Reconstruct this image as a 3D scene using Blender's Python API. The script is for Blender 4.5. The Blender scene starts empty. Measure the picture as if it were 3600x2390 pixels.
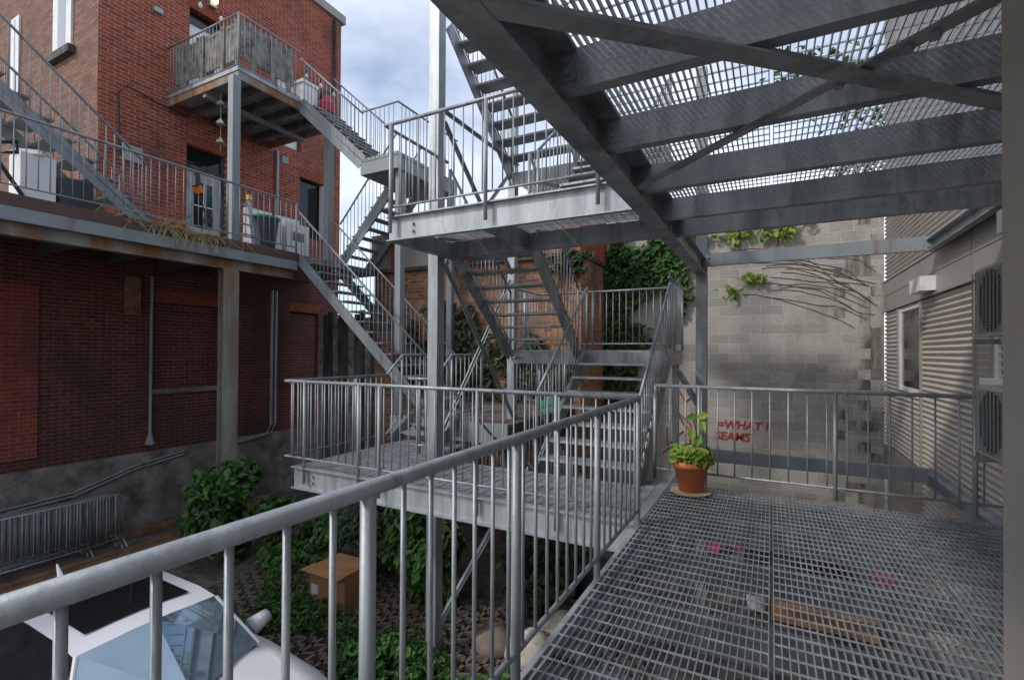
import bpy, math, random
from mathutils import Vector as V
random.seed(4)
S=bpy.context.scene; C=S.collection; PI=math.pi
# ---------- materials
def mat(name,col,rough=.6,metal=0,var=.25,scale=3,stain=None,stain_amt=.5,bump=.1,detail=40,alpha=None,streak=False):
    m=bpy.data.materials.new(name); m.use_nodes=True; nt=m.node_tree; N=nt.nodes; L=nt.links
    b=N['Principled BSDF']; b.inputs['Roughness'].default_value=rough; b.inputs['Metallic'].default_value=metal
    tc=N.new('ShaderNodeTexCoord'); mp=N.new('ShaderNodeMapping'); L.new(tc.outputs['Object'],mp.inputs[0])
    if streak: mp.inputs['Scale'].default_value=(1,1,.2)
    n=N.new('ShaderNodeTexNoise'); n.inputs['Scale'].default_value=scale; n.inputs['Detail'].default_value=8; L.new(mp.outputs[0],n.inputs['Vector'])
    r=N.new('ShaderNodeValToRGB'); L.new(n.outputs[0],r.inputs[0])
    d=[c*(1-var) for c in col]; l=[min(1,c*(1+var)) for c in col]
    r.color_ramp.elements[0].position=.3; r.color_ramp.elements[0].color=(*d,1); r.color_ramp.elements[1].position=.7; r.color_ramp.elements[1].color=(*l,1)
    out=r.outputs[0]
    if stain:
        n2=N.new('ShaderNodeTexNoise'); n2.inputs['Scale'].default_value=scale*.7; n2.inputs['Detail'].default_value=10; n2.inputs['Roughness'].default_value=.7; L.new(mp.outputs[0],n2.inputs['Vector'])
        r2=N.new('ShaderNodeValToRGB'); L.new(n2.outputs[0],r2.inputs[0]); r2.color_ramp.elements[0].position=.62-.3*stain_amt; r2.color_ramp.elements[1].position=.75-.2*stain_amt
        x=N.new('ShaderNodeMixRGB'); L.new(r2.outputs[0],x.inputs[0]); L.new(out,x.inputs[1]); x.inputs[2].default_value=(*stain,1); out=x.outputs[0]
    L.new(out,b.inputs['Base Color'])
    if bump:
        n3=N.new('ShaderNodeTexNoise'); n3.inputs['Scale'].default_value=detail; n3.inputs['Detail'].default_value=6; L.new(tc.outputs['Object'],n3.inputs['Vector'])
        bp=N.new('ShaderNodeBump'); bp.inputs['Strength'].default_value=bump; bp.inputs['Distance'].default_value=.02; L.new(n3.outputs[0],bp.inputs['Height']); L.new(bp.outputs[0],b.inputs['Normal'])
    return m
def brick(name,c1,c2,mortar,w,h,ms,axis,stain,amt,ss=.9,off=.5):
    m=bpy.data.materials.new(name); m.use_nodes=True; nt=m.node_tree; N=nt.nodes; L=nt.links; b=N['Principled BSDF']; b.inputs['Roughness'].default_value=.9
    tc=N.new('ShaderNodeTexCoord'); sp=N.new('ShaderNodeSeparateXYZ'); cb=N.new('ShaderNodeCombineXYZ'); L.new(tc.outputs['Object'],sp.inputs[0]); L.new(sp.outputs[axis],cb.inputs[0]); L.new(sp.outputs[2],cb.inputs[1])
    k=N.new('ShaderNodeTexBrick'); L.new(cb.outputs[0],k.inputs['Vector']); k.offset=off
    k.inputs['Color1'].default_value=(*c1,1); k.inputs['Color2'].default_value=(*c2,1); k.inputs['Mortar'].default_value=(*mortar,1)
    for a,v in (('Scale',1),('Mortar Size',ms),('Mortar Smooth',.2),('Bias',-.1),('Brick Width',w),('Row Height',h)): k.inputs[a].default_value=v
    mp=N.new('ShaderNodeMapping'); mp.inputs['Scale'].default_value=(1,1,.6); L.new(tc.outputs['Object'],mp.inputs[0])
    n=N.new('ShaderNodeTexNoise'); n.inputs['Scale'].default_value=ss; n.inputs['Detail'].default_value=10; n.inputs['Roughness'].default_value=.65; L.new(mp.outputs[0],n.inputs['Vector'])
    r=N.new('ShaderNodeValToRGB'); r.color_ramp.elements[0].position=.6-.2*amt; r.color_ramp.elements[1].position=.85-.15*amt; L.new(n.outputs[0],r.inputs[0])
    x=N.new('ShaderNodeMixRGB'); L.new(r.outputs[0],x.inputs[0]); L.new(k.outputs[0],x.inputs[1]); x.inputs[2].default_value=(*stain,1)
    n2=N.new('ShaderNodeTexNoise'); n2.inputs['Scale'].default_value=25; n2.inputs['Detail'].default_value=6; L.new(tc.outputs['Object'],n2.inputs['Vector'])
    y=N.new('ShaderNodeMixRGB'); y.blend_type='OVERLAY'; y.inputs[0].default_value=.35; L.new(x.outputs[0],y.inputs[1]); L.new(n2.outputs[0],y.inputs[2]); L.new(y.outputs[0],b.inputs['Base Color'])
    bp=N.new('ShaderNodeBump'); bp.invert=True; bp.inputs['Strength'].default_value=.6; bp.inputs['Distance'].default_value=.012; L.new(k.outputs[1],bp.inputs['Height']); L.new(bp.outputs[0],b.inputs['Normal'])
    return m
def plain(name,col,rough=.4,metal=0,emit=0):
    m=bpy.data.materials.new(name); m.use_nodes=True; b=m.node_tree.nodes['Principled BSDF']; b.inputs['Base Color'].default_value=(*col,1); b.inputs['Roughness'].default_value=rough; b.inputs['Metallic'].default_value=metal
    if emit: b.inputs['Emission Color'].default_value=(*col,1); b.inputs['Emission Strength'].default_value=emit
    return m
def leafm(name,a,bc):
    m=bpy.data.materials.new(name); m.use_nodes=True; nt=m.node_tree; N=nt.nodes; L=nt.links; b=N['Principled BSDF']; b.inputs['Roughness'].default_value=.5
    g=N.new('ShaderNodeNewGeometry'); r=N.new('ShaderNodeValToRGB'); L.new(g.outputs['Random Per Island'],r.inputs[0]); r.color_ramp.elements[0].color=(*a,1); r.color_ramp.elements[1].color=(*bc,1); L.new(r.outputs[0],b.inputs['Base Color'])
    t=N.new('ShaderNodeBsdfTranslucent'); L.new(r.outputs[0],t.inputs[0]); mx=N.new('ShaderNodeMixShader'); mx.inputs[0].default_value=.25; L.new(b.outputs[0],mx.inputs[1]); L.new(t.outputs[0],mx.inputs[2]); L.new(mx.outputs[0],N['Material Output'].inputs[0]); return m
GALV=mat('galvanised steel',(.33,.36,.38),.48,.4,.22,9,(.2,.22,.24),.35,.08,60,streak=True)
DARKG=mat('weathered galvanised steel',(.33,.35,.37),.5,.3,.25,5,(.17,.185,.2),.5,.12,50,streak=True)
PAINT=mat('grey painted steel',(.24,.27,.28),.6,.1,.15,4,(.16,.08,.04),.12,.1,30,streak=True)
RUST=mat('rusty steel',(.27,.28,.25),.8,.1,.3,3,(.24,.1,.03),.75,.3,40,streak=True)
RB=((.36,.075,.03),(.2,.04,.022),(.34,.3,.27))
BRX=brick('red brick',*RB,.25,.083,.006,1,(.05,.035,.03),.42); BRL=brick('dark red brick',(.16,.035,.022),(.08,.022,.016),(.2,.165,.145),.24,.076,.006,1,(.035,.022,.018),.75,.5)  # lower wall brick: darker base colours, heavier dark blotches
BRY=brick('brown brick',(.27,.13,.085),(.15,.07,.05),(.1,.085,.075),.25,.083,.008,0,(.05,.04,.035),.5)
OLDB=brick('old mixed brick',(.42,.19,.08),(.17,.07,.045),(.3,.27,.23),.21,.085,.008,0,(.05,.04,.035),.6); OLDBX=brick('old mixed side brick',(.45,.19,.06),(.22,.08,.04),(.3,.27,.23),.21,.085,.008,1,(.05,.04,.035),.4)
CMU=brick('concrete block',(.42,.4,.36),(.31,.295,.27),(.52,.5,.47),.405,.2,.006,0,(.17,.15,.13),.38,.7)
CONC=mat('rough old concrete',(.22,.195,.175),.95,0,.4,2.5,(.09,.075,.065),.5,.8,14)
DIRT=mat('dirt and gravel',(.17,.145,.125),1,0,.4,4,(.06,.05,.045),.5,.6,40)
WOOD=mat('weathered wood',(.27,.25,.22),.9,0,.4,6,(.09,.08,.07),.4,.3,40); BWOOD=mat('brown timber',(.22,.12,.06),.9,0,.4,5,None,.4,.3,40); DWOOD=mat('dark board',(.1,.095,.09),.9,0,.4,5,(.02,.02,.02),.5,.3,20,streak=True)
CLAD=mat('taupe metal cladding',(.5,.46,.41),.5,.1,.06,2,None,.3,.02); PANEL=mat('taupe flat panel',(.33,.305,.275),.45,.15,.08,1.5,(.24,.22,.2),.2,.02,streak=True)
WHITE=mat('white paint',(.75,.75,.75),.4,0,.05,4,(.55,.53,.5),.15,.02); CARP=plain('car paint',(.78,.78,.8),.18); CARP.node_tree.nodes['Principled BSDF'].inputs['Coat Weight'].default_value=.6
GLASS=plain('dark glass',(.012,.014,.016),.04); BLACK=plain('black plastic',(.015,.015,.017),.5); RED=plain('red cloth',(.5,.02,.03),.7); PINK=plain('pink plastic',(.7,.05,.2),.5); ORANGE=plain('orange plastic',(.8,.15,.02),.5); NAVY=plain('slate plastic',(.035,.045,.06),.5)
TERRA=mat('terracotta',(.5,.15,.055),.8,0,.15,8,(.3,.12,.06),.2,.1); CARD=mat('cardboard',(.4,.2,.08),.9,0,.15,5,None,.3,.1); SACK=mat('woven sack',(.5,.47,.38),.9,0,.2,12,(.3,.26,.2),.3,.4,60)
LEAF=leafm('green leaves',(.016,.055,.012),(.075,.2,.025)); LEAFD=leafm('dark ivy leaves',(.014,.036,.012),(.055,.11,.03)); LEAFY=leafm('bright leaves',(.06,.17,.02),(.28,.36,.03)); STRAW=plain('dry straw',(.4,.33,.15),.9); BARK=plain('bark',(.1,.07,.05),.9)
PAINTR=plain('red spray paint',(.4,.03,.025),.7); GREEN=plain('green plastic',(.02,.3,.16),.6); HOSE=plain('green hose',(.02,.16,.11),.5); LAMP=plain('lamp glow',(1,.6,.2),.5,0,6); BULB=plain('clear bulb',(.75,.75,.72),.1); BROWN=mat('brown flashing',(.1,.055,.045),.5,.1,.2,4); PAVE=mat('concrete paver',(.16,.125,.105),.95,0,.25,5,None,.3,.4); REDR=mat('rusted red sheet',(.33,.07,.03),.7,.1,.5,2,(.2,.2,.2),.35,.2,streak=True)
# ---------- mesh builder
class MB:
    def __init__(s): s.v=[]; s.f=[]
    def box(s,x0,x1,y0,y1,z0,z1):
        n=len(s.v); s.v+=[(x,y,z) for x in(x0,x1) for y in(y0,y1) for z in(z0,z1)]
        s.f+=[tuple(n+i for i in q) for q in((0,1,3,2),(4,6,7,5),(0,4,5,1),(2,3,7,6),(0,2,6,4),(1,5,7,3))]; return s
    def bar(s,a,b,w,h,up=(0,0,1)):
        a,b=V(a),V(b); d=(b-a).normalized(); x=d.cross(V(up)); x=x.normalized() if x.length>1e-4 else V((1,0,0)); u=x.cross(d); n=len(s.v)
        for p in(a,b):
            for i,j in((-1,-1),(1,-1),(1,1),(-1,1)): s.v.append(tuple(p+x*i*w/2+u*j*h/2))
        s.f+=[tuple(n+i for i in q) for q in((0,3,2,1),(4,5,6,7),(0,1,5,4),(1,2,6,5),(2,3,7,6),(3,0,4,7))]; return s
    def tube(s,pts,r,k=8):
        pts=[V(p) for p in pts]; n0=len(s.v)
        for i,p in enumerate(pts):
            d=(pts[min(i+1,len(pts)-1)]-pts[max(i-1,0)]).normalized(); x=d.cross(V((0,0,1)) if abs(d.z)<.95 else V((0,1,0))).normalized(); y=x.cross(d); rr=r[i] if isinstance(r,(list,tuple)) else r
            for j in range(k): s.v.append(tuple(p+(x*math.cos(2*PI*j/k)+y*math.sin(2*PI*j/k))*rr))
        for i in range(len(pts)-1):
            for j in range(k): a=n0+i*k+j; b=n0+i*k+(j+1)%k; s.f.append((a,b,b+k,a+k))
        s.f.append(tuple(n0+j for j in range(k))[::-1]); s.f.append(tuple(n0+(len(pts)-1)*k+j for j in range(k))); return s
    def lathe(s,c,prof,k=20):
        return s.tube([(c[0],c[1],c[2]+z) for z,_ in prof],[r for _,r in prof],k)
    def leaf(s,p,sz,nrm):
        n=V(nrm).normalized(); a=n.cross(V((random.uniform(-1,1),random.uniform(-1,1),random.uniform(-1,1)))); a=a.normalized() if a.length>.01 else V((1,0,0)); b=n.cross(a); p=V(p); i=len(s.v)
        s.v+=[tuple(q) for q in(p-a*sz*.6,p-a*sz*.15+b*sz*.33+n*sz*.1,p+a*sz*.6-n*sz*.12,p-a*sz*.15-b*sz*.33+n*sz*.1)]; s.f+=[(i,i+1,i+2),(i,i+2,i+3)]
    def loft(s,rows):
        n=len(s.v); k=len(rows[0])
        for r in rows: s.v+=r
        for i in range(len(rows)-1):
            for j in range(k-1): a=n+i*k+j; s.f.append((a,a+1,a+k+1,a+k))
        return s
    def build(s,name,m,parent=None,smooth=False):
        me=bpy.data.meshes.new(name); me.from_pydata([tuple(v) for v in s.v],[],s.f); me.materials.append(m); me.update()
        if smooth: me.polygons.foreach_set('use_smooth',[True]*len(me.polygons))
        o=bpy.data.objects.new(name,me); C.objects.link(o)
        if parent: o.parent=parent
        return o
def thing(name,label,cat,group=None):
    o=bpy.data.objects.new(name,None); C.objects.link(o); return tag(o,label,cat,group)
def tag(o,label,cat,group=None):
    o['label']=label; o['category']=cat
    if group: o['group']=group
    return o
def stru(o,k='structure'): o['kind']=k; return o
def one(name,mb,m,label,cat,group=None,smooth=False): return tag(mb.build(name,m,None,smooth),label,cat,group)
# ---------- railing: polyline of top points (x,y,z), drop to lower rail
def railing(label,pts,h,posts,m=GALV,r=.021,sp=.115,foot=.12,group=None,name='railing',rb=.008,br=.013,parent=None):
    t=parent or thing(name,label,'railing',group)
    MB().tube(pts,r,10).build('handrail',m,t,True); low=[(p[0],p[1],p[2]-h) for p in pts]
    MB().tube(low,br,8).build('bottom_rail',m,t,True)
    for p in posts: MB().tube([p,(p[0],p[1],p[2]-h-foot)],r*.95,10).build('post',m,t,True)
    n=0
    for a,b in zip(pts,pts[1:]):
        a,b=V(a),V(b); L=(V((a.x,a.y,0))-V((b.x,b.y,0))).length; k=max(1,int(L/sp))
        for i in range(1,k):
            q=a.lerp(b,i/k)
            if n<100: MB().tube([q,q-V((0,0,h))],rb,6).build('baluster',m,t,True); n+=1
    return t
def grating(x0,x1,y0,y1,z,along='y',rod=.105,pitch=.033):
    mb=MB(); 
    if along=='y':
        n=int((x1-x0)/pitch)
        for i in range(n+1): x=x0+(x1-x0)*i/n; mb.box(x-.0025,x+.0025,y0,y1,z-.032,z)
        n=int((y1-y0)/rod)
        for i in range(n+1): y=y0+(y1-y0)*i/n; mb.box(x0,x1,y-.0035,y+.0035,z-.007,z+.001)
    else:
        n=int((y1-y0)/pitch)
        for i in range(n+1): y=y0+(y1-y0)*i/n; mb.box(x0,x1,y-.0025,y+.0025,z-.032,z)
        n=int((x1-x0)/rod)
        for i in range(n+1): x=x0+(x1-x0)*i/n; mb.box(x-.0035,x+.0035,y0,y1,z-.007,z+.001)
    return mb
def ibeamY(x,y0,y1,z0,z1,w=.148):  # I beam along Y
    return MB().box(x-w/2,x+w/2,y0,y1,z0,z0+.012).box(x-w/2,x+w/2,y0,y1,z1-.012,z1).box(x-.005,x+.005,y0,y1,z0+.012,z1-.012)
def chanX(x0,x1,y,z0,z1,w=.075): # web at y, flanges to +y
    return MB().box(x0,x1,y,y+.007,z0,z1).box(x0,x1,y+.007,y+w,z0,z0+.01).box(x0,x1,y+.007,y+w,z1-.01,z1)
def bolts(t,pts,d=(0,-1,0),r=.016):
    for p in pts: MB().tube([p,tuple(V(p)+V(d)*.022)],r,6).build('bolt',DARKG,t)
# ---------- our steel walkways
def deck(z,label):
    t=thing('steel_deck',label,'deck')
    xs=((-.975,-.012),(.012,.96),(.985,1.84))
    for a,b in xs: grating(a,b,-.6,5.68,z).build('grating_panel',GALV,t)
    ibeamY(-.961,-1,8.1,z-.29,z-.045).build('edge_beam',DARKG,t)
    MB().box(-.885,-.82,-.6,5.65,z-.06,z-.045).build('grating_ledge',DARKG,t)
    MB().box(1.80,1.812,-.6,7.98,z-.2,z).box(1.73,1.80,-.6,7.98,z-.2,z-.19).box(1.73,1.80,2.1,7.98,z-.055,z-.045).build('wall_channel',DARKG,t)
    for y in (.6,1.4,2.2,2.97,3.85,4.77,5.5):
        chanX(-.95,1.8,y,z-.24,z-.045).build('joist',DARKG,t)
        MB().box(-.90,-.82,y-.008,y,z-.2,z-.06).build('cleat',DARKG,t)
        bolts(t,[(-.86,y-.008,z-.16),(-.86,y-.008,z-.1)])
    chanX(-.88,1.8,7.95,z-.18,z-.0).build('tie_beam',PAINT,t); bolts(t,[(-.84,7.95,z-.13),(-.84,7.95,z-.06),(1.75,7.95,z-.13),(1.75,7.95,z-.06)])
    return t
L1,L2=-1.45,1.49
deck(L1,'open grating steel deck the camera stands on, potted plant at its far corner'); d2=deck(L2,'overhead steel deck seen from below with joists and grating')
b=thing('diagonal_brace','heavy dark angle brace crossing under the overhead deck joists','brace')
MB().bar((-.95,1.42,1.21),(1.7,3.85,1.21),.1,.01).bar((-.985,1.46,1.255),(1.665,3.89,1.255),.008,.09).build('angle',DARKG,b)
b2=thing('diagonal_brace','flat bolted brace crossing overhead from far left to near right','brace')
MB().bar((-.9,3.72,1.235),(.30,2.62,1.235),.07,.012).build('lower_angle',DARKG,b2); MB().bar((.26,2.66,1.228),(1.4,1.6,1.228),.08,.012).build('upper_angle',DARKG,b2)
bolts(b2,[(.27,2.66,1.225),(.33,2.6,1.225),(.48,2.46,1.22),(.55,2.4,1.22)],(0,0,-1),.02)
def column(label,x,y,w,z0,z1,m=PAINT,group=None):
    t=thing('steel_column',label,'column',group); MB().box(x-w/2,x+w/2,y-w/2,y+w/2,z0,z1).build('shaft',m,t); MB().box(x-w*.8,x+w*.8,y-w*.8,y+w*.8,z0-.02,z0).build('base_plate',m,t); return t
column('grey square column behind the potted plant, in front of the block wall',-.955,8.12,.155,-3.93,4.4)
column('tall galvanised column rising past the upper platform corner into the sky',-3.87,5.22,.15,-3.93,6.5,GALV)
column('pale column behind the middle flight of stairs beside the landing',-3.9,7.42,.13,-3.93,6,GALV)
column('column at rear of landing behind the stairs',-1.42,8.6,.1,-3.93,0,GALV)
def platform(z,x0,x1,label,holes=True):
    t=thing('steel_platform',label,'platform')
    for a,b in ((x0,-3.4),(-3.38,-2.2),(-2.18,-1.0)):
        if b>a: grating(a,b,4.24,5.42,z,'x').build('grating_panel',GALV,t)
    MB().box(x0,-1.03,4.245,4.255,z-.27,z-.0).box(x0,-1.03,4.19,4.245,z-.012,z+.002).box(x0,-1.03,4.19,4.245,z-.27,z-.258).build('front_beam',GALV,t)
    MB().box(x0,x0+.01,4.26,5.45,z-.27,z-.04).box(x0+.01,x0+.08,4.26,5.45,z-.27,z-.26).build('side_beam',DARKG,t)
    chanX(x0,-1.04,5.43,z-.25,z-.04).build('rear_beam',DARKG,t); MB().box(-2.63,-2.62,4.26,5.42,z-.25,z-.04).build('cross_beam',DARKG,t)
    bolts(t,[(x0+.34,4.24,z-.1),(x0+.34,4.24,z-.18)]); return t
tl1=platform(L1,-5.33,-1,'long lower galvanised platform at the foot of the stairs'); grating(-5.33,-4.25,5.44,6.5,L1,'x').build('grating_panel',GALV,tl1); grating(-1.25,-1.0,5.44,5.68,L1,'x').build('grating_panel',GALV,tl1)
platform(L2,-3.8,-1,'upper galvanised platform with pale front beam under the sky')
NB='galvanised railing '
railing(NB+'in the foreground with thick sloping handrail',[(-1,-.6,-.385),(-1,4.22,-.388)],.945,[(-1,1.04,-.4),(-1,1.95,-.4),(-1,3.1,-.4),(-1,4.2,-.4)],r=.024,sp=.135,foot=.22,rb=.0095,br=.015)
railing(NB+'along the front of the long lower platform',[(-5.45,6.05,-.385),(-5.45,4.2,-.385),(-1.02,4.2,-.388)],.945,[(-5.45,5.4,-.39),(-5.1,4.2,-.39),(-4.2,4.2,-.39),(-3.87,4.18,-.39),(-2.6,4.2,-.39),(-1.75,4.2,-.39)],foot=.3)
railing(NB+'stepping up beside the short side steps',[(-5.45,6.05,-.385),(-5.47,6.45,-.07),(-5.5,7.3,-.07)],.945,[(-5.47,6.45,-.07),(-5.5,7.2,-.07)])
railing(NB+'on the right of the short side steps',[(-4.5,6.1,-.37),(-4.5,6.5,-.06),(-4.5,7.5,-.06)],.945,[(-4.5,6.5,-.06),(-4.5,7.4,-.06)])
railing(NB+'with a short return beside the tall column',[(-4.5,5.45,-.385),(-4.12,5.5,-.385)],.92,[(-4.12,5.5,-.385),(-4.35,5.5,-.385)])
railing(NB+'across the far edge of the deck before the block wall',[(-1.17,5.72,-.375),(2.3,5.72,-.375)],.935,[(-1.17,5.72,-.375),(-.7,5.72,-.375),(.55,5.72,-.375),(1.58,5.72,-.375)],sp=.16)
railing(NB+'along the upper platform against the sky',[(-3.83,5.4,2.52),(-3.83,4.2,2.52),(-1.05,4.2,2.52)],.93,[(-3.72,4.17,2.5),(-2.5,4.17,2.5),(-1.35,4.17,2.5)],foot=.27)
railing(NB+'around the mid landing before the ivy',[(-3.95,7.44,1.1),(-3.95,8.68,1.1),(-1.33,8.68,1.1),(-1.33,7.45,1.1)],.95,[(-2.9,8.68,1.1),(-1.33,7.9,1.1),(-1.33,8.68,1.1),(-3.95,8,1.1)])
def landing(z,label):
    t=thing('stair_landing',label,'landing'); grating(-3.93,-1.33,7.22,8.68,z,'x').build('grating_panel',GALV,t)
    for y in (7.2,8.65): chanX(-3.86,-1.33,y,z-.22,z-.035).build('cross_beam',DARKG,t)
    MB().box(-1.345,-1.335,7.2,8.7,z-.22,z-.035).build('end_beam',CLAD,t); return t
landing(.03,'galvanised mid landing between the two stair flights'); landing(2.96,'high landing seen against the sky behind the upper platform')
def flight(label,x0,x1,ya,za,yb,zb,n,m=GALV,axis='y',lower=0,rails=(1,1),rh=.95,rm=None,sh=.22,tm=None):
    # from (ya,za) low to (yb,zb) high; x0..x1 width.  axis 'x' swaps
    sw=(lambda p:p) if axis=='y' else (lambda p:(p[1],p[0],p[2])); t=thing('staircase',label,'staircase')
    for x in(x0,x1): MB().bar(sw((x,ya,za-.08)),sw((x,yb,zb-.08)),.012,sh).build('stringer',m,t)
    for i in range(1,n):
        f=i/n; y=ya+(yb-ya)*(i-.5)/n; z=za+(zb-za)*f; g=abs(yb-ya)/n+.03
        mb=MB(); sgn=1 if yb>ya else -1
        if tm: 
            c=[(x0,y-g/2,z-.03),(x1,y+g/2,z)]
        else: c=[(x0+.01,y-g/2,z-.03),(x1-.01,y+g/2,z)]
        p,q=sw(c[0]),sw(c[1]); mb.box(min(p[0],q[0]),max(p[0],q[0]),min(p[1],q[1]),max(p[1],q[1]),p[2] if p[2]<q[2] else q[2],max(p[2],q[2])); mb.build('tread',tm or m,t)
    for k,x in enumerate((x0,x1)):
        if rails[k]:
            a,bb=sw((x,ya,za+rh)),sw((x,yb,zb+rh)); railing('',[a,bb],rh-.12 if rm is None else rh+.05,[a,bb] if rm is None else [],rm or m,parent=t,r=.02,foot=.1)
    return t
flight('galvanised flight rising from the lower platform to the mid landing',-2.5,-1.27,5.4,L1,7.2,.03,8)
flight('galvanised flight seen from below rising from mid landing to the upper platform',-3.82,-2.64,7.2,.03,5.45,L2,8,DARKG)
flight('galvanised flight at upper right rising from the upper platform',-2.5,-1.27,5.4,L2,7.2,2.96,8)
flight('dark highest flight climbing out of the frame above the upper platform',-3.82,-2.64,7.2,2.96,5.4,4.43,8,DARKG)
flight('galvanised flight descending from the lower platform into the yard',-3.82,-2.7,7.6,-2.95,5.5,L1,8,DARKG)
def brace(label,a,b,m,w=.07): one('diagonal_brace',MB().bar(a,b,w,.012).bar(a,b,.012,w),m,label,'brace')
brace('dark cross brace running down right beside the tall column',(-3.8,5.3,1.15),(-3.8,7.38,-1.2),DARKG); brace('pale cross brace leaning the other way behind the tall column',(-3.88,7.3,1.2),(-3.88,5.3,-1.2),GALV)
brace('upper dark brace from tall column down to the high landing',(-3.8,5.3,3.15),(-3.8,7.4,3.15),DARKG); brace('upper dark brace crossing steeply behind the upper railing',(-3.85,5.35,3.05),(-3.85,7.3,1.3),DARKG); brace('pale upper brace rising behind the upper railing',(-3.9,5.5,1.2),(-3.9,7.3,3),GALV)
brace('galvanised brace below the lower platform above the ivy',(-2.8,5.3,-1.75),(-3.8,5.25,-3.5),DARKG); brace('dark knee brace beside the grey square column',(-1.3,8.12,-.3),(-.98,8.12,-.85),DARKG,.1)
# short steps and neighbour deck
st=thing('short_steps','two grey metal steps between lower platform and the old deck','steps')
for i in(1,2): MB().box(-5.4,-4.5,6.3+.25*i-.25,6.55+.25*i-.25,L1+.105*i,L1+.105*i+.03).build('tread',PAINT,st)
for x in(-5.42,-4.49): MB().bar((x,6.15,L1),(x,6.75,-1.1),.012,.2).build('stringer',PAINT,st)
od=thing('old_deck','low old deck with leaves behind the stairs under the ivy','deck'); MB().box(-5.95,-3.6,6.75,9.7,-1.2,-1.13).build('deck_top',DIRT,od); MB().box(-5.95,-3.6,6.7,6.75,-1.45,-1.13).build('fascia',PAINT,od)
for i in range(14): MB().box(-3.6,-3.57,6.8+.2*i,6.97+.2*i,-1.6,-1.13).build('slat',DWOOD,od)
for x in(-5.8,-3.75): MB().box(x-.07,x+.07,9.3,9.44,-3.93,-1.2).build('post',WOOD,od)
railing('old rail around the leafy deck below the ivy',[(-4.5,9.2,-.1),(-3.65,9.2,-.1),(-3.65,7,-.1)],.9,[(-3.65,9.2,-.1),(-3.65,8,-.1)])
one('tarp',MB().lathe((-3.8,8.9,-1.13),[(0,.3),(.12,.27),(.22,.14),(.28,.03)],9),GREEN,'bright green plastic sheet bundled on the old deck','tarp')
# ---------- red brick building and terrace
XF=-12
rb=thing('brick_building','red brick building on the left with doors and blind windows','building')
def wallX(ops,y0,y1,z0,z1,x,m,name='wall'):
    ys=sorted({y0,y1,*[o[0] for o in ops],*[o[1] for o in ops]}); mb=MB()
    for a,b in zip(ys,ys[1:]):
        o=[q for q in ops if q[0]<=a and q[1]>=b]; z=z0
        for q in sorted(o,key=lambda q:q[2]):
            if q[2]>z: mb.box(x-.3,x,a,b,z,q[2])
            z=q[3]
        mb.box(x-.3,x,a,b,z,z1)
    return mb.build(name,m,rb)
D1=(6.55,7.5,2.13,4.79); D2=(6.58,7.5,5.7,8.0); W1=(9.65,10.55,3.3,5.0); D3=(8.9,9.7,5.7,7.6)
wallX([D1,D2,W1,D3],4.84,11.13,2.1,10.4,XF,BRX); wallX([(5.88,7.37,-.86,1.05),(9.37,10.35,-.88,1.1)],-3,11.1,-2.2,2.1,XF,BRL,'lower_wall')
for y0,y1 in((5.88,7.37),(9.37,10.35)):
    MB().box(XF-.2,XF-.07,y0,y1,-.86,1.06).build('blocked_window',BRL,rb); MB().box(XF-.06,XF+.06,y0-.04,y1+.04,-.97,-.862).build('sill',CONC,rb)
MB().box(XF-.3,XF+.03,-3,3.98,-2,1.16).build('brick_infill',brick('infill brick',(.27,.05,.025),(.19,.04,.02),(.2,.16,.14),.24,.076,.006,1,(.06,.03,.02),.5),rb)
MB().box(XF-.4,XF+.09,-3,11.2,-4.2,-2.2).build('foundation',CONC,rb); MB().box(XF-.4,XF+.08,4.75,11.25,10.3,10.55).build('cornice',PANEL,rb)
mb=MB(); mb.box(-20,XF-.31,4.845,5.1,2.1,10.4); mb.build('side_wall',BRY,rb); MB().box(-20,XF-.3,4.84,11,10.42,10.5).build('roof',DARKG,rb); MB().box(-20,XF-.31,10.8,11.1,-4,10.4).build('rear_wall',BRY,rb)
MB().box(XF-.31,XF-.302,4.85,11.1,-4,10.4).build('inner_lining',BLACK,rb); MB().box(XF-.3,XF-.001,4.838,4.8395,2.1,10.4).build('corner_return',BRY,rb)
for y0,y1,z1 in((6.5,7.55,4.79),(6.5,7.55,8.0),(9.6,10.6,5.0),(5.84,7.41,1.07),(9.33,10.39,1.1)):
    mb=MB(); n=int((y1-y0)/.085)
    for i in range(n): a=y0+(y1-y0)*i/n; mb.box(XF-.05,XF+.008,a+.005,a+(y1-y0)/n-.005,z1+.004,z1+.24)
    mb.build('soldier_arch',mat('arch brick',(.27,.07,.035),.9,0,.3,9),rb)
def door(y0,y1,z0,z1,leafz):
    d=MB().box(XF-.2,XF-.14,y0+.06,y1-.06,z0,leafz).build('door',WHITE if z0>4 else mat('grey door',(.4,.42,.43),.5),rb)
    MB().box(XF-.137,XF-.13,y0+.25,y1-.25,z0+.8,leafz-.25).build('pane',GLASS,d); MB().box(XF-.13,XF-.12,(y0+y1)/2-.012,(y0+y1)/2+.012,z0+.8,leafz-.25).box(XF-.128,XF-.119,y0+.25,y1-.25,z0+1.3,z0+1.325).build('glazing_bar',WHITE,d); MB().tube([(XF-.13,y0+.15,z0+1),(XF-.07,y0+.15,z0+1)],.025).build('handle',GALV,d)
    MB().box(XF-.22,XF-.1,y0,y0+.06,z0,z1).box(XF-.22,XF-.1,y1-.06,y1,z0,z1).box(XF-.22,XF-.1,y0+.06,y1-.06,leafz,leafz+.12).build('door_frame',DWOOD,rb); MB().box(XF-.2,XF-.16,y0+.06,y1-.06,leafz+.12,z1).build('transom',GLASS,rb)
door(*D1,4.25); door(*D2,7.7); door(*D3,7.55)
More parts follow.
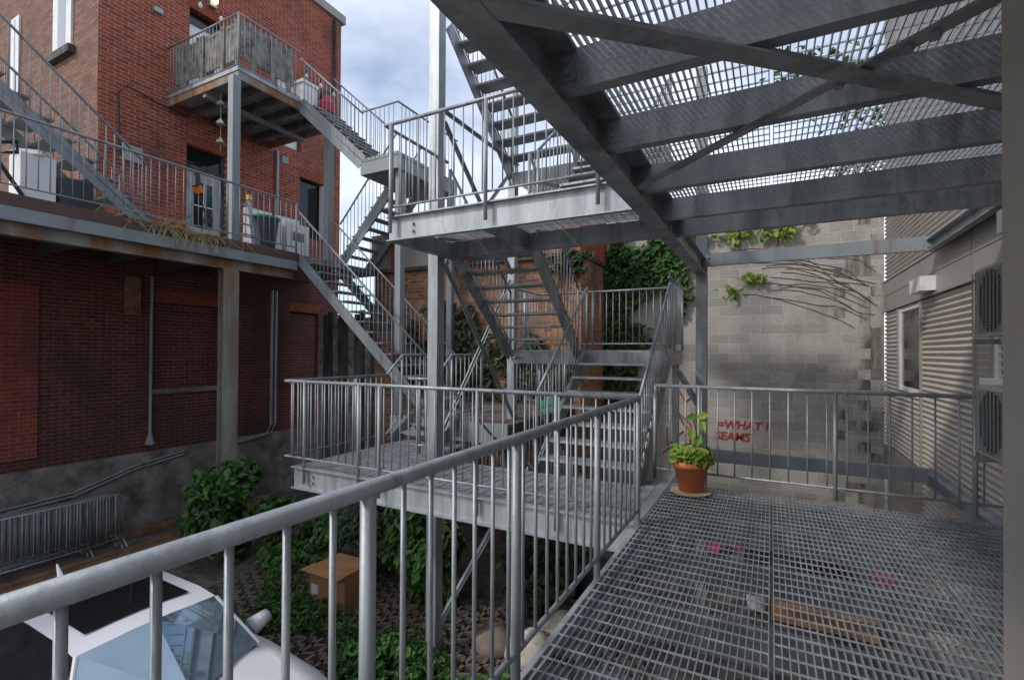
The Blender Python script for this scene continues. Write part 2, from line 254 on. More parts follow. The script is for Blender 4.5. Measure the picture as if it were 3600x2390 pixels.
w=MB().box(XF-.2,XF-.12,9.65,9.72,3.3,5).box(XF-.2,XF-.12,10.48,10.55,3.3,5).build('window',WHITE,rb); MB().box(XF-.19,XF-.16,9.72,10.48,3.3,5).build('pane',GLASS,w); MB().box(XF-.12,XF+.3,10.44,10.5,3.35,4.95).build('open_sash',WHITE,w)
for x0,x1,z0,z1 in((-13.95,-13.1,6.4,8.6),(-16.2,-15.75,5.9,7.9)):
    w=MB().box(x0,x1,4.8,4.843,z0,z1).build('window',WHITE,rb); MB().box(x0+.25,x1-.25,4.795,4.799,z0+.05,z1-.05).build('pane',plain('pale glass',(.35,.37,.4),.1),w); MB().box(x0-.1,x1+.1,4.72,4.843,z0-.16,z0).build('sill',DWOOD,w)
MB().box(XF,XF+.12,5.22,5.6,3.95,4.28).build('meter_box',PANEL,rb); MB().box(XF,XF+.1,5.8,5.98,7.4,7.5).build('vent',DARKG,rb); MB().box(XF,XF+.12,5.34,5.6,.72,1.54).build('timber_block',BWOOD,rb)
MB().box(XF,XF+.02,9.05,9.25,5.2,5.4).build('wall_vent',PAINT,rb); MB().tube([(XF+.05,10.83,5.5),(XF+.05,10.83,10.2)],.06).build('downpipe',DWOOD,rb)
MB().tube([(XF+.05,8.88,5.45),(XF+.05,8.88,2.15)],.04).build('downpipe',GALV,rb)
for y in(8.68,8.8): MB().tube([(XF+.16,y,1.6),(XF+.16,y,-1.95),(XF+.16,y-.12,-2.2),(XF+.16,y-1,-2.3)],.035).build('conduit',GALV,rb)
MB().tube([(XF+.06,5.83,1.6),(XF+.06,5.83,-1.8),(XF+.06,5.83,-2.05)],[.03,.03,.1]).build('drain_pipe',PAINT,rb)
MB().tube([(XF+.1,5.2,4),(XF+.1,5.15,5.3),(XF+.1,5.3,5.5),(XF+.1,5.9,5.4),(XF+.1,6.5,5.35)],.018).build('cable',BLACK,rb)
for dz in(0,.07): MB().tube([(XF+.13,y,z-dz) for y,z in((2.6,-2.6),(3,-2.85),(4.5,-2.75),(5.5,-2.45),(6.5,-2.3))],.022).build('foundation_cable',PAINT,rb)
for y,z in((2.5,-2.5),(2.7,-2.45)): MB().bar((XF+.15,y-.12,z-.12),(XF+.15,y+.12,z+.02),.09,.1).build('conduit_box',RUST,rb)
lp=MB().box(XF,XF+.12,6.98,7.15,8.25,8.5).build('wall_lamp',DARKG,rb); MB().lathe((XF+.18,7.07,8.3),[(0,.02),(.04,.06),(.1,.06),(.14,.02)],10).build('bulb',LAMP,lp)
for i in range(9):
    y=6.75+.5*i; q=thing('string_bulb','clear festoon bulb hanging along the upper brick wall','light bulb','festoon bulbs on the brick wall'); MB().lathe((XF+.12,y,8.02-.03*i),[(0,.01),(.03,.045),(.08,.05),(.14,.02)],8).build('bulb_glass',BULB,q); MB().tube([(XF+.12,y,8.16-.03*i),(XF+.12,y,8.28-.03*i)],.018).build('socket',BLACK,q)
te=thing('terrace','old raised terrace with rusty beam along the brick building','terrace')
MB().box(XF,-9.25,-3,10,2.0,2.12).build('deck_slab',WOOD,te); MB().box(-9.25,-9.19,-3,7.38,1.96,2.13).build('flashing',BROWN,te); MB().box(-9.3,-9.2,-3,7.36,1.76,1.958).build('fascia',PAINT,te)
MB().box(-9.36,-9.34,-3,7.35,1.58,1.9).box(-9.42,-9.26,-3,7.35,1.565,1.58).build('edge_beam',RUST,te)
for y in range(-2,8,1): MB().box(XF,-9.4,y-.05,y+.05,1.75,2.0).build('joist',DWOOD,te)
c=thing('rusty_column','rusty steel column holding up the terrace beam','column'); MB().box(-9.41,-9.40,5.74,6.05,-3.9,1.56).box(-9.25,-9.24,5.74,6.05,-3.9,1.56).box(-9.40,-9.25,5.89,5.9,-3.9,1.56).build('shaft',RUST,c); MB().box(-9.5,-9.15,5.65,6.15,-3.95,-3.88).build('base_plate',RUST,c)
PR='grey painted railing '
railing(PR+'along the terrace edge with dry grass beneath',[(-9.24,-1,3.235),(-9.24,7.35,3.235)],.98,[(-9.24,5.8,3.235),(-9.24,7.35,3.235),(-9.24,2,3.235)],PAINT,foot=.13,sp=.13)
flight('grey flight descending from the terrace to the old deck',7.4,8.4,-5.6,-1.13,-9.25,2.13,15,PAINT,'x',rm=PAINT)
flight('grey flight climbing left above the terrace railing',-10.4,-9.5,4.65,2.13,1.4,4.75,12,PAINT,rm=PAINT)
flight('grey flight falling from balcony to a high landing beside the sky',7.6,8.55,-7.55,4.0,-9.45,5.66,9,PAINT,'x',rm=PAINT,sh=.3)
flight('grey flight under the high landing returning to the terrace',8.65,9.55,-9.3,2.13,-7.55,4.0,9,PAINT,'x',rm=PAINT,sh=.25)
hl=thing('high_landing','grey turning landing of the old outside stairs against the sky','landing'); MB().box(-7.6,-6.6,7.6,9.7,3.66,4.0).build('slab',PAINT,hl)
for x,y in((-6.7,7.8),(-6.7,9.6)): MB().box(x-.07,x+.07,y-.07,y+.07,-3.9,3.66).build('post',PAINT,hl)
railing(PR+'around the high landing against the sky',[(-7.55,7.6,4.98),(-6.6,7.6,4.98),(-6.6,9.7,4.98)],1.05,[],PAINT)
ba=thing('balcony','grey steel balcony on the brick building screened by boards','balcony'); MB().box(XF,-9.43,6.1,8.7,5.6,5.68).build('floor',DARKG,ba)
MB().box(XF,-9.45,6.12,6.16,5.44,5.6).box(-9.5,-9.45,6.16,8.7,5.44,5.6).box(XF,-9.5,8.66,8.7,5.44,5.6).build('edge_beam',RUST,ba)
for y in(6.6,7.1,7.6,8.15): MB().box(XF,-9.5,y,y+.08,5.44,5.6).build('joist',DWOOD,ba)
MB().box(-10.7,-10.6,6.16,8.66,5.36,5.44).build('cross_beam',PAINT,ba)
for y in(6.05,8.42): MB().box(-9.53,-9.37,y-.08,y+.08,2.13,5.44).build('post',PAINT,ba)
railing('',[(XF,6.12,6.75),(-9.45,6.12,6.75),(-9.45,7.58,6.75)],1.03,[(-9.45,6.12,6.75)],PAINT,parent=ba,sp=.12)
wp=thing('privacy_screen','weathered grey board screen inside the balcony railing','screen')
MB().box(XF+.1,-9.56,6.24,6.27,5.95,6.72).build('front_boards',WOOD,wp); MB().box(-9.59,-9.56,6.3,7.5,5.95,6.72).build('side_boards',WOOD,wp)
for x in(-11.6,-10.9,-10.2,-9.7): MB().box(x,x+.12,6.2,6.24,5.69,6.74).build('batten',WOOD,wp)
for y in(6.45,6.9,7.3): MB().box(-9.56,-9.52,y,y+.1,5.69,6.74).build('batten',WOOD,wp)
co=thing('cooler','white cooler box at the top of the balcony stairs','cooler'); MB().box(-9.85,-9.5,7.7,8.1,5.68,6.15).build('body',WHITE,co); MB().box(-9.88,-9.47,7.67,8.13,6.15,6.22).build('lid',WHITE,co)
one('bag',MB().lathe((-9.45,8.35,5.68),[(0,.2),(.2,.22),(.35,.12),(.45,.04)],10),RED,'red bag beside the white cooler on the balcony','bag'); one('bag',MB().lathe((-9.6,8.45,5.9),[(0,.12),(.2,.2),(.4,.1)],10),BLACK,'black bag behind the red bag on the balcony','bag')
wc=thing('wind_chime','pale birdhouse wind chime hanging under the balcony','wind chime')
MB().tube([(-10.3,6.3,5.44),(-10.3,6.3,4.2)],.006,5).build('cord',STRAW,wc)
for z in(5.15,4.75,4.35): MB().tube([(-10.3,6.3,z),(-10.3,6.3,z+.02),(-10.3,6.3,z+.14)],[.09,.11,.01],4).build('house',WOOD,wc)
def appliance(x,y,w,label):
    t=thing('washing_machine',label,'appliance'); MB().box(x-.5,x,y,y+w,2.13,3.0).build('cabinet',WHITE,t); MB().box(x-.5,x-.35,y,y+w,3.0,3.2).build('control_panel',WHITE,t); MB().box(x,x+.01,y+.15,y+w-.15,2.6,2.8).build('window',plain('grey panel',(.2,.21,.22),.2),t)
appliance(-10,6.95,.62,'white washing machine right behind the slate bin'); appliance(-10,7.7,.62,'white dryer beneath the terrace stairs beside the grey post')
bi=thing('bin','slate plastic bin with green rim behind the terrace railing','bin'); MB().tube([(-9.6,6.85,2.13),(-9.6,6.85,2.8)],[.2,.28],12).build('body',NAVY,bi); MB().tube([(-9.6,6.85,2.8),(-9.6,6.85,2.84)],.3,12).build('rim',GREEN,bi)
la=thing('stepladder','aluminium stepladder with yellow feet leaning behind the terrace railing','ladder')
for y in(6.1,6.45): MB().bar((-9.4,y,2.13),(-9.7,y+.1,3.15),.06,.03).build('rail',GALV,la)
for i in range(4): MB().bar((-9.45-.07*i,6.1,2.35+.22*i),(-9.45-.07*i,6.5,2.35+.22*i),.05,.03).build('rung',GALV,la)
MB().tube([(-9.7,6.55,3.15),(-9.7,6.55,3.25)],.05).build('cap',plain('yellow cap',(.7,.5,.03)),la)
fr=thing('white_cabinet','white plastic cabinet under the climbing grey stairs','cabinet'); MB().box(-9.95,-9.55,2.95,3.35,2.13,2.85).build('body',WHITE,fr); MB().tube([(-9.75,3.15,2.85),(-9.75,3.15,2.93)],[.28,.2],4).build('lid',WHITE,fr)
one('tub',MB().tube([(-9.7,3.6,2.13),(-9.7,3.6,2.6)],[.22,.28],12),NAVY,'dark tub beside the white plastic cabinet','tub'); one('red_sack',MB().box(-9.8,-9.5,2.3,2.65,2.95,3.12),RED,'red sack at the left edge behind the terrace railing','sack'); one('folding_frame',MB().tube([(-9.5,2.5,2.2),(-9.5,2.55,2.8),(-9.5,2.9,2.95),(-9.5,2.9,2.8),(-9.5,2.65,2.7),(-9.5,3.0,2.13)],.03),BLACK,'bent black tube frame behind the terrace railing','frame')
tr=thing('trimmer','black and orange trimmer hanging on the terrace railing','trimmer'); MB().tube([(-9.2,5.2,3.2),(-9.2,5.2,2.95)],[.05,.08]).build('body',BLACK,tr); MB().tube([(-9.2,5.2,2.95),(-9.2,5.26,2.85)],[.09,.06]).build('guard',ORANGE,tr); MB().tube([(-9.2,5.26,2.85),(-9.2,5.35,2.5),(-9.2,5.3,2.15)],.012).build('cord',BLACK,tr)
mb=MB()
for i in range(160):
    y=random.gauss(5,.5); mb.bar((-9.18,y,2.1),(-9.1+random.uniform(-.05,.05),y+random.uniform(-.2,.2),2.1+random.uniform(-.35,.2)),.006,.006)
stru(mb.build('dry_grass',STRAW),'stuff')
# ---------- back: old brick house, block wall, sheds, right building
ob=thing('old_brick_house','old mottled brick outbuilding with rusted red roof edge','building'); MB().box(-9.3,-3.6,9.85,11.5,-4,2.1).build('wall',OLDB,ob); MB().box(-3.6,-3.55,9.85,11.55,-4,2.1).build('side_wall',OLDBX,ob)
for i,(a,b,m) in enumerate(((-9.3,-8.6,RUST),(-8.6,-8.3,REDR),(-8.3,-6.6,PANEL),(-6.6,-4.4,REDR),(-4.4,-3.5,REDR))): MB().box(a+.01,b-.01,9.7,11.5,2.1,3.0+.02*i).build('roof_sheet',m,ob)
MB().box(-9.4,-3.5,9.72,11.6,2.02,2.098).build('eave',DWOOD,ob)
sh=thing('board_fence','dark weathered board fence beside the brick building','fence')
for i in range(13): MB().box(-11.5+.2*i,-11.32+.2*i,9.9+.02*(i%2),9.95+.02*(i%2),-3.9,.9+.1*(i%3)).build('board',DWOOD if i%3 else WOOD,sh)
cw=thing('block_wall','pale concrete block wall with dark stains and red graffiti','wall'); MB().box(-7,1.9,11.6,11.9,-4.2,3.4).build('blocks',CMU,cw)
ST=mat('mould stain',(.34,.315,.28),1,0,.3,5,(.09,.08,.068),.5,.3,streak=True)
mb=MB()
cells=sorted({(int(abs(random.gauss(0,1.7))),random.randrange(36)) for i in range(70)})
for k,r in cells:
    x1=1.89-.203*k; mb.box(x1-.198,x1,11.594,11.5985,-3.9+.2*r+.003,-3.9+.2*r+.197)
mb.build('stained_block',ST,cw)
gr=thing('graffiti','red painted graffiti words on the block wall','graffiti')
def txt(s,x,z,sz):
    cu=bpy.data.curves.new('graffiti_word','FONT'); cu.body=s; cu.size=sz; cu.extrude=.001; cu.shear=.2; cu.offset=.004; o=bpy.data.objects.new('graffiti_word',cu); C.objects.link(o); dg=bpy.context.evaluated_depsgraph_get(); me=bpy.data.meshes.new_from_object(o.evaluated_get(dg)); bpy.data.objects.remove(o); me.materials.clear(); me.materials.append(PAINTR); o=bpy.data.objects.new('graffiti_word',me); C.objects.link(o); o.location=(x,11.585,z); o.rotation_euler=(PI/2,0,0); o.parent=gr
txt('=WHAT I',-1.06,-1.62,.24); txt('SEAMS',-1.1,-1.87,.24)
for pts in (((-1.5,-.9),(-1.7,-1.1),(-1.9,-.75)),((-1.9,-1.3),(-1.6,-1.6),(-1.5,-1.8),(-1.75,-1.6),(-1.9,-1.3)),((-1.4,-1),(-1.5,-1.5),(-1.35,-1.3)),((-2.2,-2.3),(-1.9,-2),(-1.6,-2.5)),((-2.1,-1.7),(-2.1,-2.1),(-1.75,-1.75)),((-1.6,-1.9),(-1.65,-2.6),(-1.5,-1.95),(-1.4,-2.4))): MB().tube([(x,11.585,z) for x,z in pts],.014,6).build('graffiti_stroke',PAINTR,gr)
rt=thing('clad_building','taupe building with corrugated cladding on the right','building')
def corr(y0,y1,z0,z1):
    rows=[]; n=int((z1-z0)/.073)*6
    for i in range(n+1):
        z=z0+(z1-z0)*i/n; x=1.92+.02*math.cos(2*PI*i/6); rows.append([(x,y0,z),(x,y1,z)])
    MB().loft(rows).build('corrugated_cladding',CLAD,rt,True)
corr(10.4,11.6,-1.68,.78); corr(9.0,10.4,-1.68,-.62); corr(2.2,9.0,-3.9,.78); corr(2.2,11.6,1.34,6.5); MB().box(1.95,6,2.2,11.6,-4,6.5).build('core_wall',PANEL,rt)
for a,b in((2.2,6.9),(6.93,9.0),(9.03,11.6)): MB().box(1.885,1.95,a,b,.80,1.065).box(1.885,1.95,a,b,1.075,1.33).build('fascia_panel',PANEL,rt)
MB().box(1.87,1.95,2.2,11.6,.775,.797).box(1.87,1.95,2.2,11.6,1.335,1.355).build('flashing',PANEL,rt)
for y in(9.0,6.88): MB().box(1.885,1.93,y-.02,y+.02,-3,.775).build('seam_trim',PANEL,rt)
MB().box(1.88,1.95,9.03,11.58,-2.2,-1.69).build('base_panel',PANEL,rt); MB().box(1.905,1.95,6.4,6.86,-.7,.77).build('flat_panel',PANEL,rt)
for y0,y1,z0,z1 in((9.03,10.4,-.6,.76),(5.3,6.4,-.3,.7)):
    w=MB().box(1.80 if y0<6 else 1.91,1.945,y0,y1,z0,z0+.07).box(1.91,1.945,y0,y1,z1-.07,z1).box(1.90,1.945,y0,y0+.07,z0,z1).box(1.90,1.945,y1-.12,y1-.03,z0,z1).build('window',WHITE,rt); MB().box(1.925,1.94,y0+.07,y1-.12,z0+.07,z1-.07).build('pane',GLASS,w); MB().box(1.88,1.945,y1-.03,y1+.03,z0,z1).build('reveal',PANEL,w)
MB().box(1.72,1.885,8.2,8.75,.83,1.02).build('vent_hood',WHITE,rt); MB().box(1.75,1.885,5.5,5.8,1.05,1.25).build('vent_hood',WHITE,rt)
MB().box(.625,1.95,-1,2.03,-4,4.2).build('corner_panel',PANEL,rt)
def ac(z,label):
    t=thing('ac_unit',label,'air conditioner','wall air conditioners'); MB().box(1.5,1.86,4.55,5.4,z,z+.55).build('casing',CLAD,t); mb=MB()
    for i in range(24): mb.box(1.478,1.484,4.8,5.39,z+.03+.021*i,z+.034+.021*i)
    for i in range(9): mb.box(1.47,1.477,4.8+.073*i,4.804+.073*i,z+.03,z+.52)
    mb.build('grille',PAINT,t); MB().tube([(1.499,5.08,z+.275),(1.492,5.08,z+.275)],.24,24).build('fan_opening',BLACK,t)
    MB().box(1.45,1.9,4.7,4.74,z-.06,z-.02).build('bracket',DARKG,t); MB().box(1.45,1.9,5.25,5.29,z-.06,z-.02).build('bracket',DARKG,t)
ac(-.8,'lower air conditioner on the clad wall at the right edge'); ac(.14,'upper air conditioner on the clad wall above the window')
# ---------- yard
G=-3.95
stru(MB().loft([[(-60,y,G-.06),(60,y,G-.06)] for y in(-40,90)]).build('ground',DIRT)); stru(MB().box(XF+.09,-10.2,-3,11,G-.05,-3.82).build('path',DIRT))
mb=MB()
for i in range(34):
    for j in range(22):
        x=-8.2+.2*i; y=2.2+.2*j+(.1 if i%2 else 0)
        mb.bar((x,y,G),(x+.1,y+.05,G),.045,.1); mb.bar((x+.1,y+.05,G),(x+.2,y+.1 if i%2==0 else y-.1,G),.045,.1); mb.bar((x,y,G),(x,y+.2,G),.05,.1)
stru(mb.build('pavers',PAVE))
# car
car=thing('parked_car','white parked car with black glass roof under the railing','car')
def sec(x,prof): return [(x,2.49+y,z) for y,z in prof]
def ring(w,zb,zs,zt,wt): # half widths
    h=[(w*.97,zb),(w,zb+.25),(w*.995,zs),(wt,zt-.04),(wt*.8,zt),(0,zt+.02)]; return [(-y,z) for y,z in h]+[(y,z) for y,z in h[-2::-1]]
MB().loft([sec(-7.9,ring(.7,-3.6,-3.1,-3.05,.6)),sec(-7.75,ring(.88,-3.7,-3.05,-3.0,.75)),sec(-7.4,ring(.92,-3.7,-3.02,-3.0,.84)),sec(-4.62,ring(.92,-3.7,-3.02,-2.98,.8)),sec(-3.9,ring(.91,-3.7,-3.1,-3.06,.72)),sec(-3.5,ring(.88,-3.7,-3.2,-3.16,.66)),sec(-3.3,ring(.75,-3.65,-3.35,-3.3,.55)),sec(-3.25,ring(.6,-3.6,-3.45,-3.42,.4))]).build('body',CARP,car,True)
MB().loft([[(-7.5,1.7,-3.02),(-7.5,3.28,-3.02)],[(-6.9,1.93,-2.5),(-6.9,3.05,-2.5)]]).build('rear_window',GLASS,car)
ro=MB().loft([[(x,2.49+y,z-.035*(y/.56)**2) for y in(-.58,-.4,-.2,0,.2,.4,.58)] for x,z in((-7.0,-2.52),(-6.6,-2.46),(-5.9,-2.42),(-5.3,-2.43),(-5.0,-2.47))]).build('roof',CARP,car,True)
MB().loft([[(x,2.49+y,z+.014-.035*(y/.56)**2) for y in(-.43,0,.43)] for x,z in((-6.7,-2.475),(-5.9,-2.42),(-5.22,-2.437))]).build('sunroof',GLASS,ro)
MB().tube([(-6.85,2.49,-2.48),(-6.95,2.49,-2.36)],[.03,.008],6).build('antenna',CARP,ro)
WS=plain('windscreen',(.35,.45,.52),.04,.75); MB().loft([[(-5.0,1.93,-2.49),(-4.97,2.49,-2.455),(-5.0,3.05,-2.49)],[(-4.62,1.72,-2.97),(-4.35,2.49,-2.96),(-4.62,3.26,-2.97)]]).build('windscreen',WS,car)
for s in(-1,1):
    MB().loft([[(x,2.49+s*.575,z) for x,z in((-6.9,-2.53),(-5.9,-2.47),(-5.05,-2.51))],[(x,2.49+s*.8,-2.99) for x in(-7.2,-5.9,-4.62)]]).build('side_window',GLASS,car); MB().tube([(-5.0,2.49+s*.57,-2.5),(-4.63,2.49+s*.79,-2.98)],.02).build('pillar',CARP,car)
    MB().tube([(-4.95,2.49+s*.93,-2.97),(-4.95,2.49+s*1.12,-2.93)],[.1,.07],10).build('door_mirror',CARP,car,True)
    for x in(-4.1,-6.95):
        w=MB().tube([(x,2.49+s*.72,-3.62),(x,2.49+s*.925,-3.62)],.33,20).build('wheel',BLACK,car); MB().tube([(x,2.49+s*.926,-3.62),(x,2.49+s*.935,-3.62)],.22,16).build('rim',GALV,w)
    MB().box(-3.5,-3.32,2.49+s*.55-.12,2.49+s*.55+.12,-3.36,-3.24).build('headlight',BULB,car)
# crowd barriers
for k in range(6):
    t=thing('crowd_barrier','galvanised crowd barrier leaning in the row by the foundation','barrier','crowd barriers stacked by the wall'); x=-11.0-.12*k; y1=4.95-(.5 if k%2 else 0); y0=y1-2.2; z0=-3.62; zt=-2.75-.02*k
    if k==0: t['label']='front crowd barrier reaching furthest along the row by the foundation'; del t['group']
    MB().tube([(x,y0,z0),(x,y0,zt-.1),(x,y0+.1,zt),(x,y1-.1,zt),(x,y1,zt-.1),(x,y1,z0),(x,y0,z0)],.018).build('frame',GALV,t,True)
    for i in range(1,15): MB().tube([(x,y0+2.2*i/15,z0),(x,y0+2.2*i/15,zt)],.008,6).build('upright',GALV,t,True)
    for y in(y0+.1,y1-.02): MB().tube([(x-.2,y,-3.81),(x,y,z0),(x+.25,y,-3.81)],.016).build('foot',GALV,t)
for i,(x,z) in enumerate(((-11.5,-3.78),(-10.6,-3.78),(-10.4,-3.8))): one('timber',MB().box(x-.07,x+.07,0,7.5-i*.3,z-.03,z+.09),BWOOD,('timber baulk behind the crowd barriers by the foundation','long brown timber just in front of the crowd barriers','outermost brown timber lying along the path edge')[i],'timber')
pts=[(-11.2+.35*math.cos(i*.55)*(1+.1*math.sin(i)),6.6+.6*math.sin(i*.55),-3.78+.002*i) for i in range(60)]; one('garden_hose',MB().tube(pts,.012,6),HOSE,'coiled green hose on the ground beside the big bush','hose',None,True)
cb=thing('cardboard_box','brown cardboard box standing among the green plants','box'); MB().box(-6.35,-5.6,5.35,5.95,G,-3.35).build('carton',CARD,cb); MB().bar((-6.35,5.3,-3.33),(-5.6,5.32,-3.36),.25,.008).build('flap',CARD,cb); MB().box(-6.3,-6.15,5.34,5.348,-3.75,-3.6).build('sticker',WHITE,cb)
# plants
def plant(name,label,c,r,n,sz,m,stem=True,group=None,cat='plant',clumps=9,zmin=G+.02):
    t=thing(name,label,cat,group); mb=MB(); cl=[]
    for i in range(clumps):
        a=random.uniform(0,2*PI); q=random.random()**.5; cl.append((c[0]+r[0]*.7*q*math.cos(a),c[1]+r[1]*.7*q*math.sin(a),c[2]+r[2]*random.uniform(-.75,.75)))
    for i in range(n):
        k=random.choice(cl); d=V((random.gauss(0,1),random.gauss(0,1),random.gauss(0,1))).normalized()*random.random()**.4; p=(k[0]+d.x*r[0]*.45,k[1]+d.y*r[1]*.45,k[2]+d.z*r[2]*.4)
        if p[2]<zmin: continue
        mb.leaf(p,sz*random.uniform(.6,1.3),(d.x*.6+random.gauss(0,.3),d.y*.6-.35,.8+random.gauss(0,.3)))
    mb.build('foliage',m,t)
    if stem:
        s=MB()
        for k in cl: s.tube([(c[0],c[1],max(zmin-.05,c[2]-r[2])),(k[0]*.6+c[0]*.4,k[1]*.6+c[1]*.4,(k[2]+c[2])/2),k],[.014,.01,.004],5)
        s.build('stem',BARK,t)
    return t
plant('bush','tall leafy bush at the foot of the rusty column',(-8.9,5.7,-3.0),(.75,.7,.95),1700,.17,LEAF)
plant('bush','dense bush behind the car below the platform left end',(-7.6,6.3,-3.35),(1.1,.8,.65),2200,.15,LEAF); plant('bush','dark bush below the middle of the long platform',(-6.2,6.7,-3.2),(1.0,.7,.85),2400,.13,LEAFD); plant('bush','leafy bush right of the cardboard box beside the tall column',(-4.9,6.4,-3.2),(.9,.6,.85),2200,.16,LEAF); plant('bush','shaded bush behind the tall column base under the stairs',(-3.4,6.9,-3.2),(.9,.7,.8),1800,.14,LEAFD)
plant('weed','bright weeds in front of the tall column base',(-4.1,4.75,-3.8),(.7,.5,.22),1500,.09,LEAF); plant('weed','bright weeds below the foreground railing post',(-2.6,4.7,-3.75),(.7,.5,.25),1100,.1,LEAF)
mb=MB()
for i in range(8000):
    x=random.uniform(-7.5,-2.2); y=4.9+random.gauss(0,.55)-(x+7.5)*.12
    if math.sin(x*2.7)+math.sin(y*3.9+x)>-.3: mb.leaf((x,y,G+random.uniform(.04,.22)),random.uniform(.04,.1),(random.gauss(0,.4),random.gauss(0,.4),1))
stru(mb.build('ground_cover',LEAF),'stuff')
def ivy(label,patches,nrm,m,sz,n):
    t=thing('ivy',label,'ivy'); mb=MB()
    for (x,y,z,rx,ry,rz) in patches:
        for i in range(int(n*max(rx,ry)*rz)):
            a=random.uniform(0,2*PI); q=random.random()**.6*(1+.3*math.sin(a*5)); mb.leaf((x+rx*q*math.cos(a)+nrm[0]*random.uniform(.03,.2),y+ry*q*math.cos(a)+nrm[1]*random.uniform(.03,.2),z+rz*q*math.sin(a)),sz*random.uniform(.6,1.3),(nrm[0]+random.gauss(0,.4),nrm[1]+random.gauss(0,.4),.5+random.gauss(0,.3)))
    mb.build('foliage',m,t); s=MB()
    for (x,y,z,rx,ry,rz) in patches: s.tube([(x+nrm[0]*.03,y+nrm[1]*.03,z-rz*1.2),(x+nrm[0]*.05+.1,y+nrm[1]*.05,z),(x+nrm[0]*.03,y+nrm[1]*.03,z+rz)],.01,5)
    s.build('stem',BARK,t)
ivy('thick ivy hanging on the block wall behind the landing',[(-2.2,11.6,2.0,.75,0,.75),(-3.2,11.6,1.9,.5,0,.9),(-1.7,11.6,2.4,.5,0,.4),(-3.2,11.6,-.1,.6,0,1.3),(-1.9,11.6,1.1,.25,0,.3)],(0,-1,0),LEAF,.17,1100)
ivy('bright ivy sprays beside the grey square column on the block wall',[(.1,11.6,2.55,.5,0,.28),(-.7,11.6,2.5,.3,0,.25),(-.35,11.6,1.55,.28,0,.12),(-.8,11.6,1.3,.22,0,.14)],(0,-1,0),LEAFY,.15,600)
ivy('dark ivy covering the old brick outbuilding',[(-6.3,9.8,-.2,.9,0,1.0),(-4.6,9.8,-.5,.9,0,.7),(-7.0,9.8,.9,.5,0,.3),(-7.9,9.8,-.2,.4,0,.8),(-3.8,9.8,1.9,.5,0,.3)],(0,-1,0),LEAFD,.16,900)
vn=thing('bare_vine','bare brown creeper stems fanning across the block wall','vine'); mb=MB()
for i in range(16):
    x=-.9+random.uniform(0,1.2); z=2.2-i*.07; p=[]
    for k in range(9): p.append((x+k*.25,11.588,z+.1*math.sin(k+i)*.3-.012*k*k*random.uniform(.8,1.2)))
    mb.tube([q for q in p if q[0]<1.85],.006,4)
mb.build('stem',BARK,vn)
tr=thing('tree','leafy tree rising beyond the block wall','tree'); mb=MB()
for k in range(22):
    c=(3.2+random.gauss(0,1.3),15+random.gauss(0,.8),6.2+random.gauss(0,1.2))
    for i in range(70): mb.leaf((c[0]+random.gauss(0,.35),c[1]+random.gauss(0,.35),c[2]+random.gauss(0,.3)),.2,(random.gauss(0,1),random.gauss(0,1),1))
mb.build('crown',LEAF,tr); MB().tube([(3.2,15,-4),(3.1,15,2),(3.3,15,7)],[.25,.18,.05]).build('trunk',BARK,tr)
po=thing('potted_plant','green plant in a terracotta pot at the deck corner','potted plant'); P0=(-.74,5.4,L1); MB().lathe(P0,[(.02,.115),(.27,.165),(.27,.18),(.33,.185),(.335,.15)],24).build('pot',TERRA,po,True); MB().lathe(P0,[(.002,.16),(.01,.2),(.022,.205)],24).build('saucer',plain('clay saucer',(.35,.27,.18),.7),po)
mb=MB()
for i in range(330):
    a=random.uniform(0,2*PI); q=random.random()**.5*.22; mb.leaf((P0[0]+q*math.cos(a),P0[1]+q*math.sin(a),L1+.36+random.uniform(0,.12)-(q-.18 if q>.18 else 0)*random.uniform(0,2.5)),.075,(math.cos(a)*.5,math.sin(a)*.5-.3,1))
for z,dx in((.62,-.04),(.7,.07),(.78,-.05),(.8,.06),(.56,.03)): mb.leaf((P0[0]+.05+dx,P0[1]-.02,L1+z),.13,(0,-1,.5))
mb.build('foliage',LEAFY,po); MB().tube([(P0[0],P0[1],L1+.33),(P0[0]+.06,P0[1],L1+.6),(P0[0]+.02,P0[1],L1+.8)],.006,5).build('stem',LEAF,po)
# clutter under the decks
def sackm(label,c,r,m): one('sack',MB().lathe((c[0],c[1],G),[(0,r*.8),(r*.25,r),(r*.6,r*.85),(r*.85,r*.4),(r*1.0,r*.25)],14),m,label,'sack',None,True)
sackm('pale woven sack below the deck edge',(-2.7,5.75),.38,SACK); sackm('long tan sack behind the pale woven sack',(-2.55,6.4),.35,SACK); sackm('brown sack left of the pale woven sack',(-3.25,5.75),.33,mat('brown sack',(.2,.15,.12),.9,0,.2,8)); sackm('black rubbish bag under the lower platform',(-2.7,8),.55,BLACK)
one('plank',MB().bar((-3.4,7,-3.7),(-2.6,7.2,-3.85),.12,.03),BWOOD,'brown plank lying by the black rubbish bag','plank')
bx=thing('cardboard_box','flattened orange cardboard carton seen through the deck grating','box'); MB().box(.0,1.3,8.3,8.9,G,-3.75).build('carton',CARD,bx); MB().bar((.1,8.25,-3.6),(1.3,8.3,-3.6),.4,.01).build('flap',CARD,bx)
bu=thing('bucket','white bucket beside the carton seen through the grating','bucket'); MB().lathe((-.2,8.6,G),[(0,.13),(.3,.17)],16).build('pail',WHITE,bu); MB().lathe((-.2,8.6,G+.3),[(0,.18),(.03,.18)],16).build('rim',WHITE,bu)
for x,y,l in((-1.2,10.5,'left pink crate seen through the grating'),(-.8,10.9,'pink crate beside the left one through the grating'),(1.5,9.9,'magenta box under the deck near the clad wall')): one('crate',MB().box(x,x+.3,y,y+.3,G,G+.3),PINK,l,'crate')
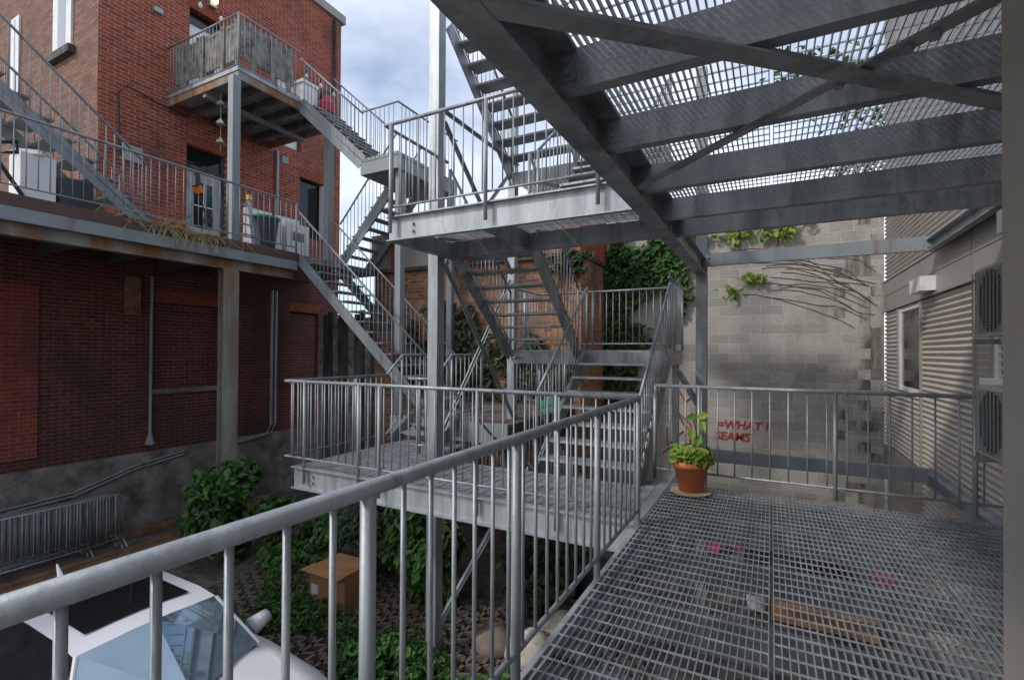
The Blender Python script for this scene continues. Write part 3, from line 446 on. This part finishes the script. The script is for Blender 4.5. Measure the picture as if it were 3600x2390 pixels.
one('dark_heap',MB().lathe((.4,10.6,G),[(0,.9),(.3,.7),(.5,.2)],12),BLACK,'black plastic heap on the ground below the deck','heap')
# ---------- sky, sun, camera
w=bpy.data.worlds.new('World'); S.world=w; w.use_nodes=True; N=w.node_tree.nodes; L=w.node_tree.links; bg=N['Background']; bg.inputs[1].default_value=.15
EL=math.radians(38); AZ=math.atan2(-.85,-1)  # sun direction (x,y)
sk=N.new('ShaderNodeTexSky'); sk.sky_type='NISHITA'; sk.sun_disc=False; sk.sun_elevation=EL; sk.sun_rotation=AZ
tc=N.new('ShaderNodeTexCoord'); mp=N.new('ShaderNodeMapping'); mp.inputs['Scale'].default_value=(1,1,2.2); n=N.new('ShaderNodeTexNoise'); n.inputs['Scale'].default_value=1.6; n.inputs['Detail'].default_value=7; L.new(tc.outputs['Generated'],mp.inputs[0]); L.new(mp.outputs[0],n.inputs['Vector'])
r=N.new('ShaderNodeValToRGB'); r.color_ramp.elements[0].position=.4; r.color_ramp.elements[0].color=(.05,.05,.05,1); r.color_ramp.elements[1].position=.66; L.new(n.outputs[0],r.inputs[0]); x=N.new('ShaderNodeMixRGB'); L.new(r.outputs[0],x.inputs[0]); L.new(sk.outputs[0],x.inputs[1]); x.inputs[2].default_value=(6.2,6.5,7.2,1); L.new(x.outputs[0],bg.inputs[0])
su=bpy.data.lights.new('sun','SUN'); su.energy=1.4; su.angle=math.radians(5); su.color=(1,.95,.87); so=bpy.data.objects.new('sun',su); C.objects.link(so)
d=V((.85,1,-math.tan(EL)*math.hypot(.85,1))); so.rotation_euler=d.to_track_quat('-Z','Y').to_euler()
cam=bpy.data.cameras.new('camera'); cam.lens=17.328; cam.sensor_width=36; cam.shift_y=25.5/3600; cam.clip_start=.02; cam.clip_end=500; co=bpy.data.objects.new('camera',cam); C.objects.link(co)
from mathutils import Matrix as M
yaw,pit,rol=.484484,.0089741,.0053953; cc,s=math.cos(yaw),math.sin(yaw); fw=V((-s*math.cos(pit),cc*math.cos(pit),math.sin(pit))); rr=V((cc,s,0)); uu=rr.cross(fw); r2=math.cos(rol)*rr+math.sin(rol)*uu; u2=math.cos(rol)*uu-math.sin(rol)*rr
co.matrix_world=M(((r2.x,u2.x,-fw.x,0),(r2.y,u2.y,-fw.y,0),(r2.z,u2.z,-fw.z,0),(0,0,0,1))); S.camera=co
S.view_settings.view_transform='Standard'; S.view_settings.look='None'; S.view_settings.exposure=.4; S.view_settings.gamma=1
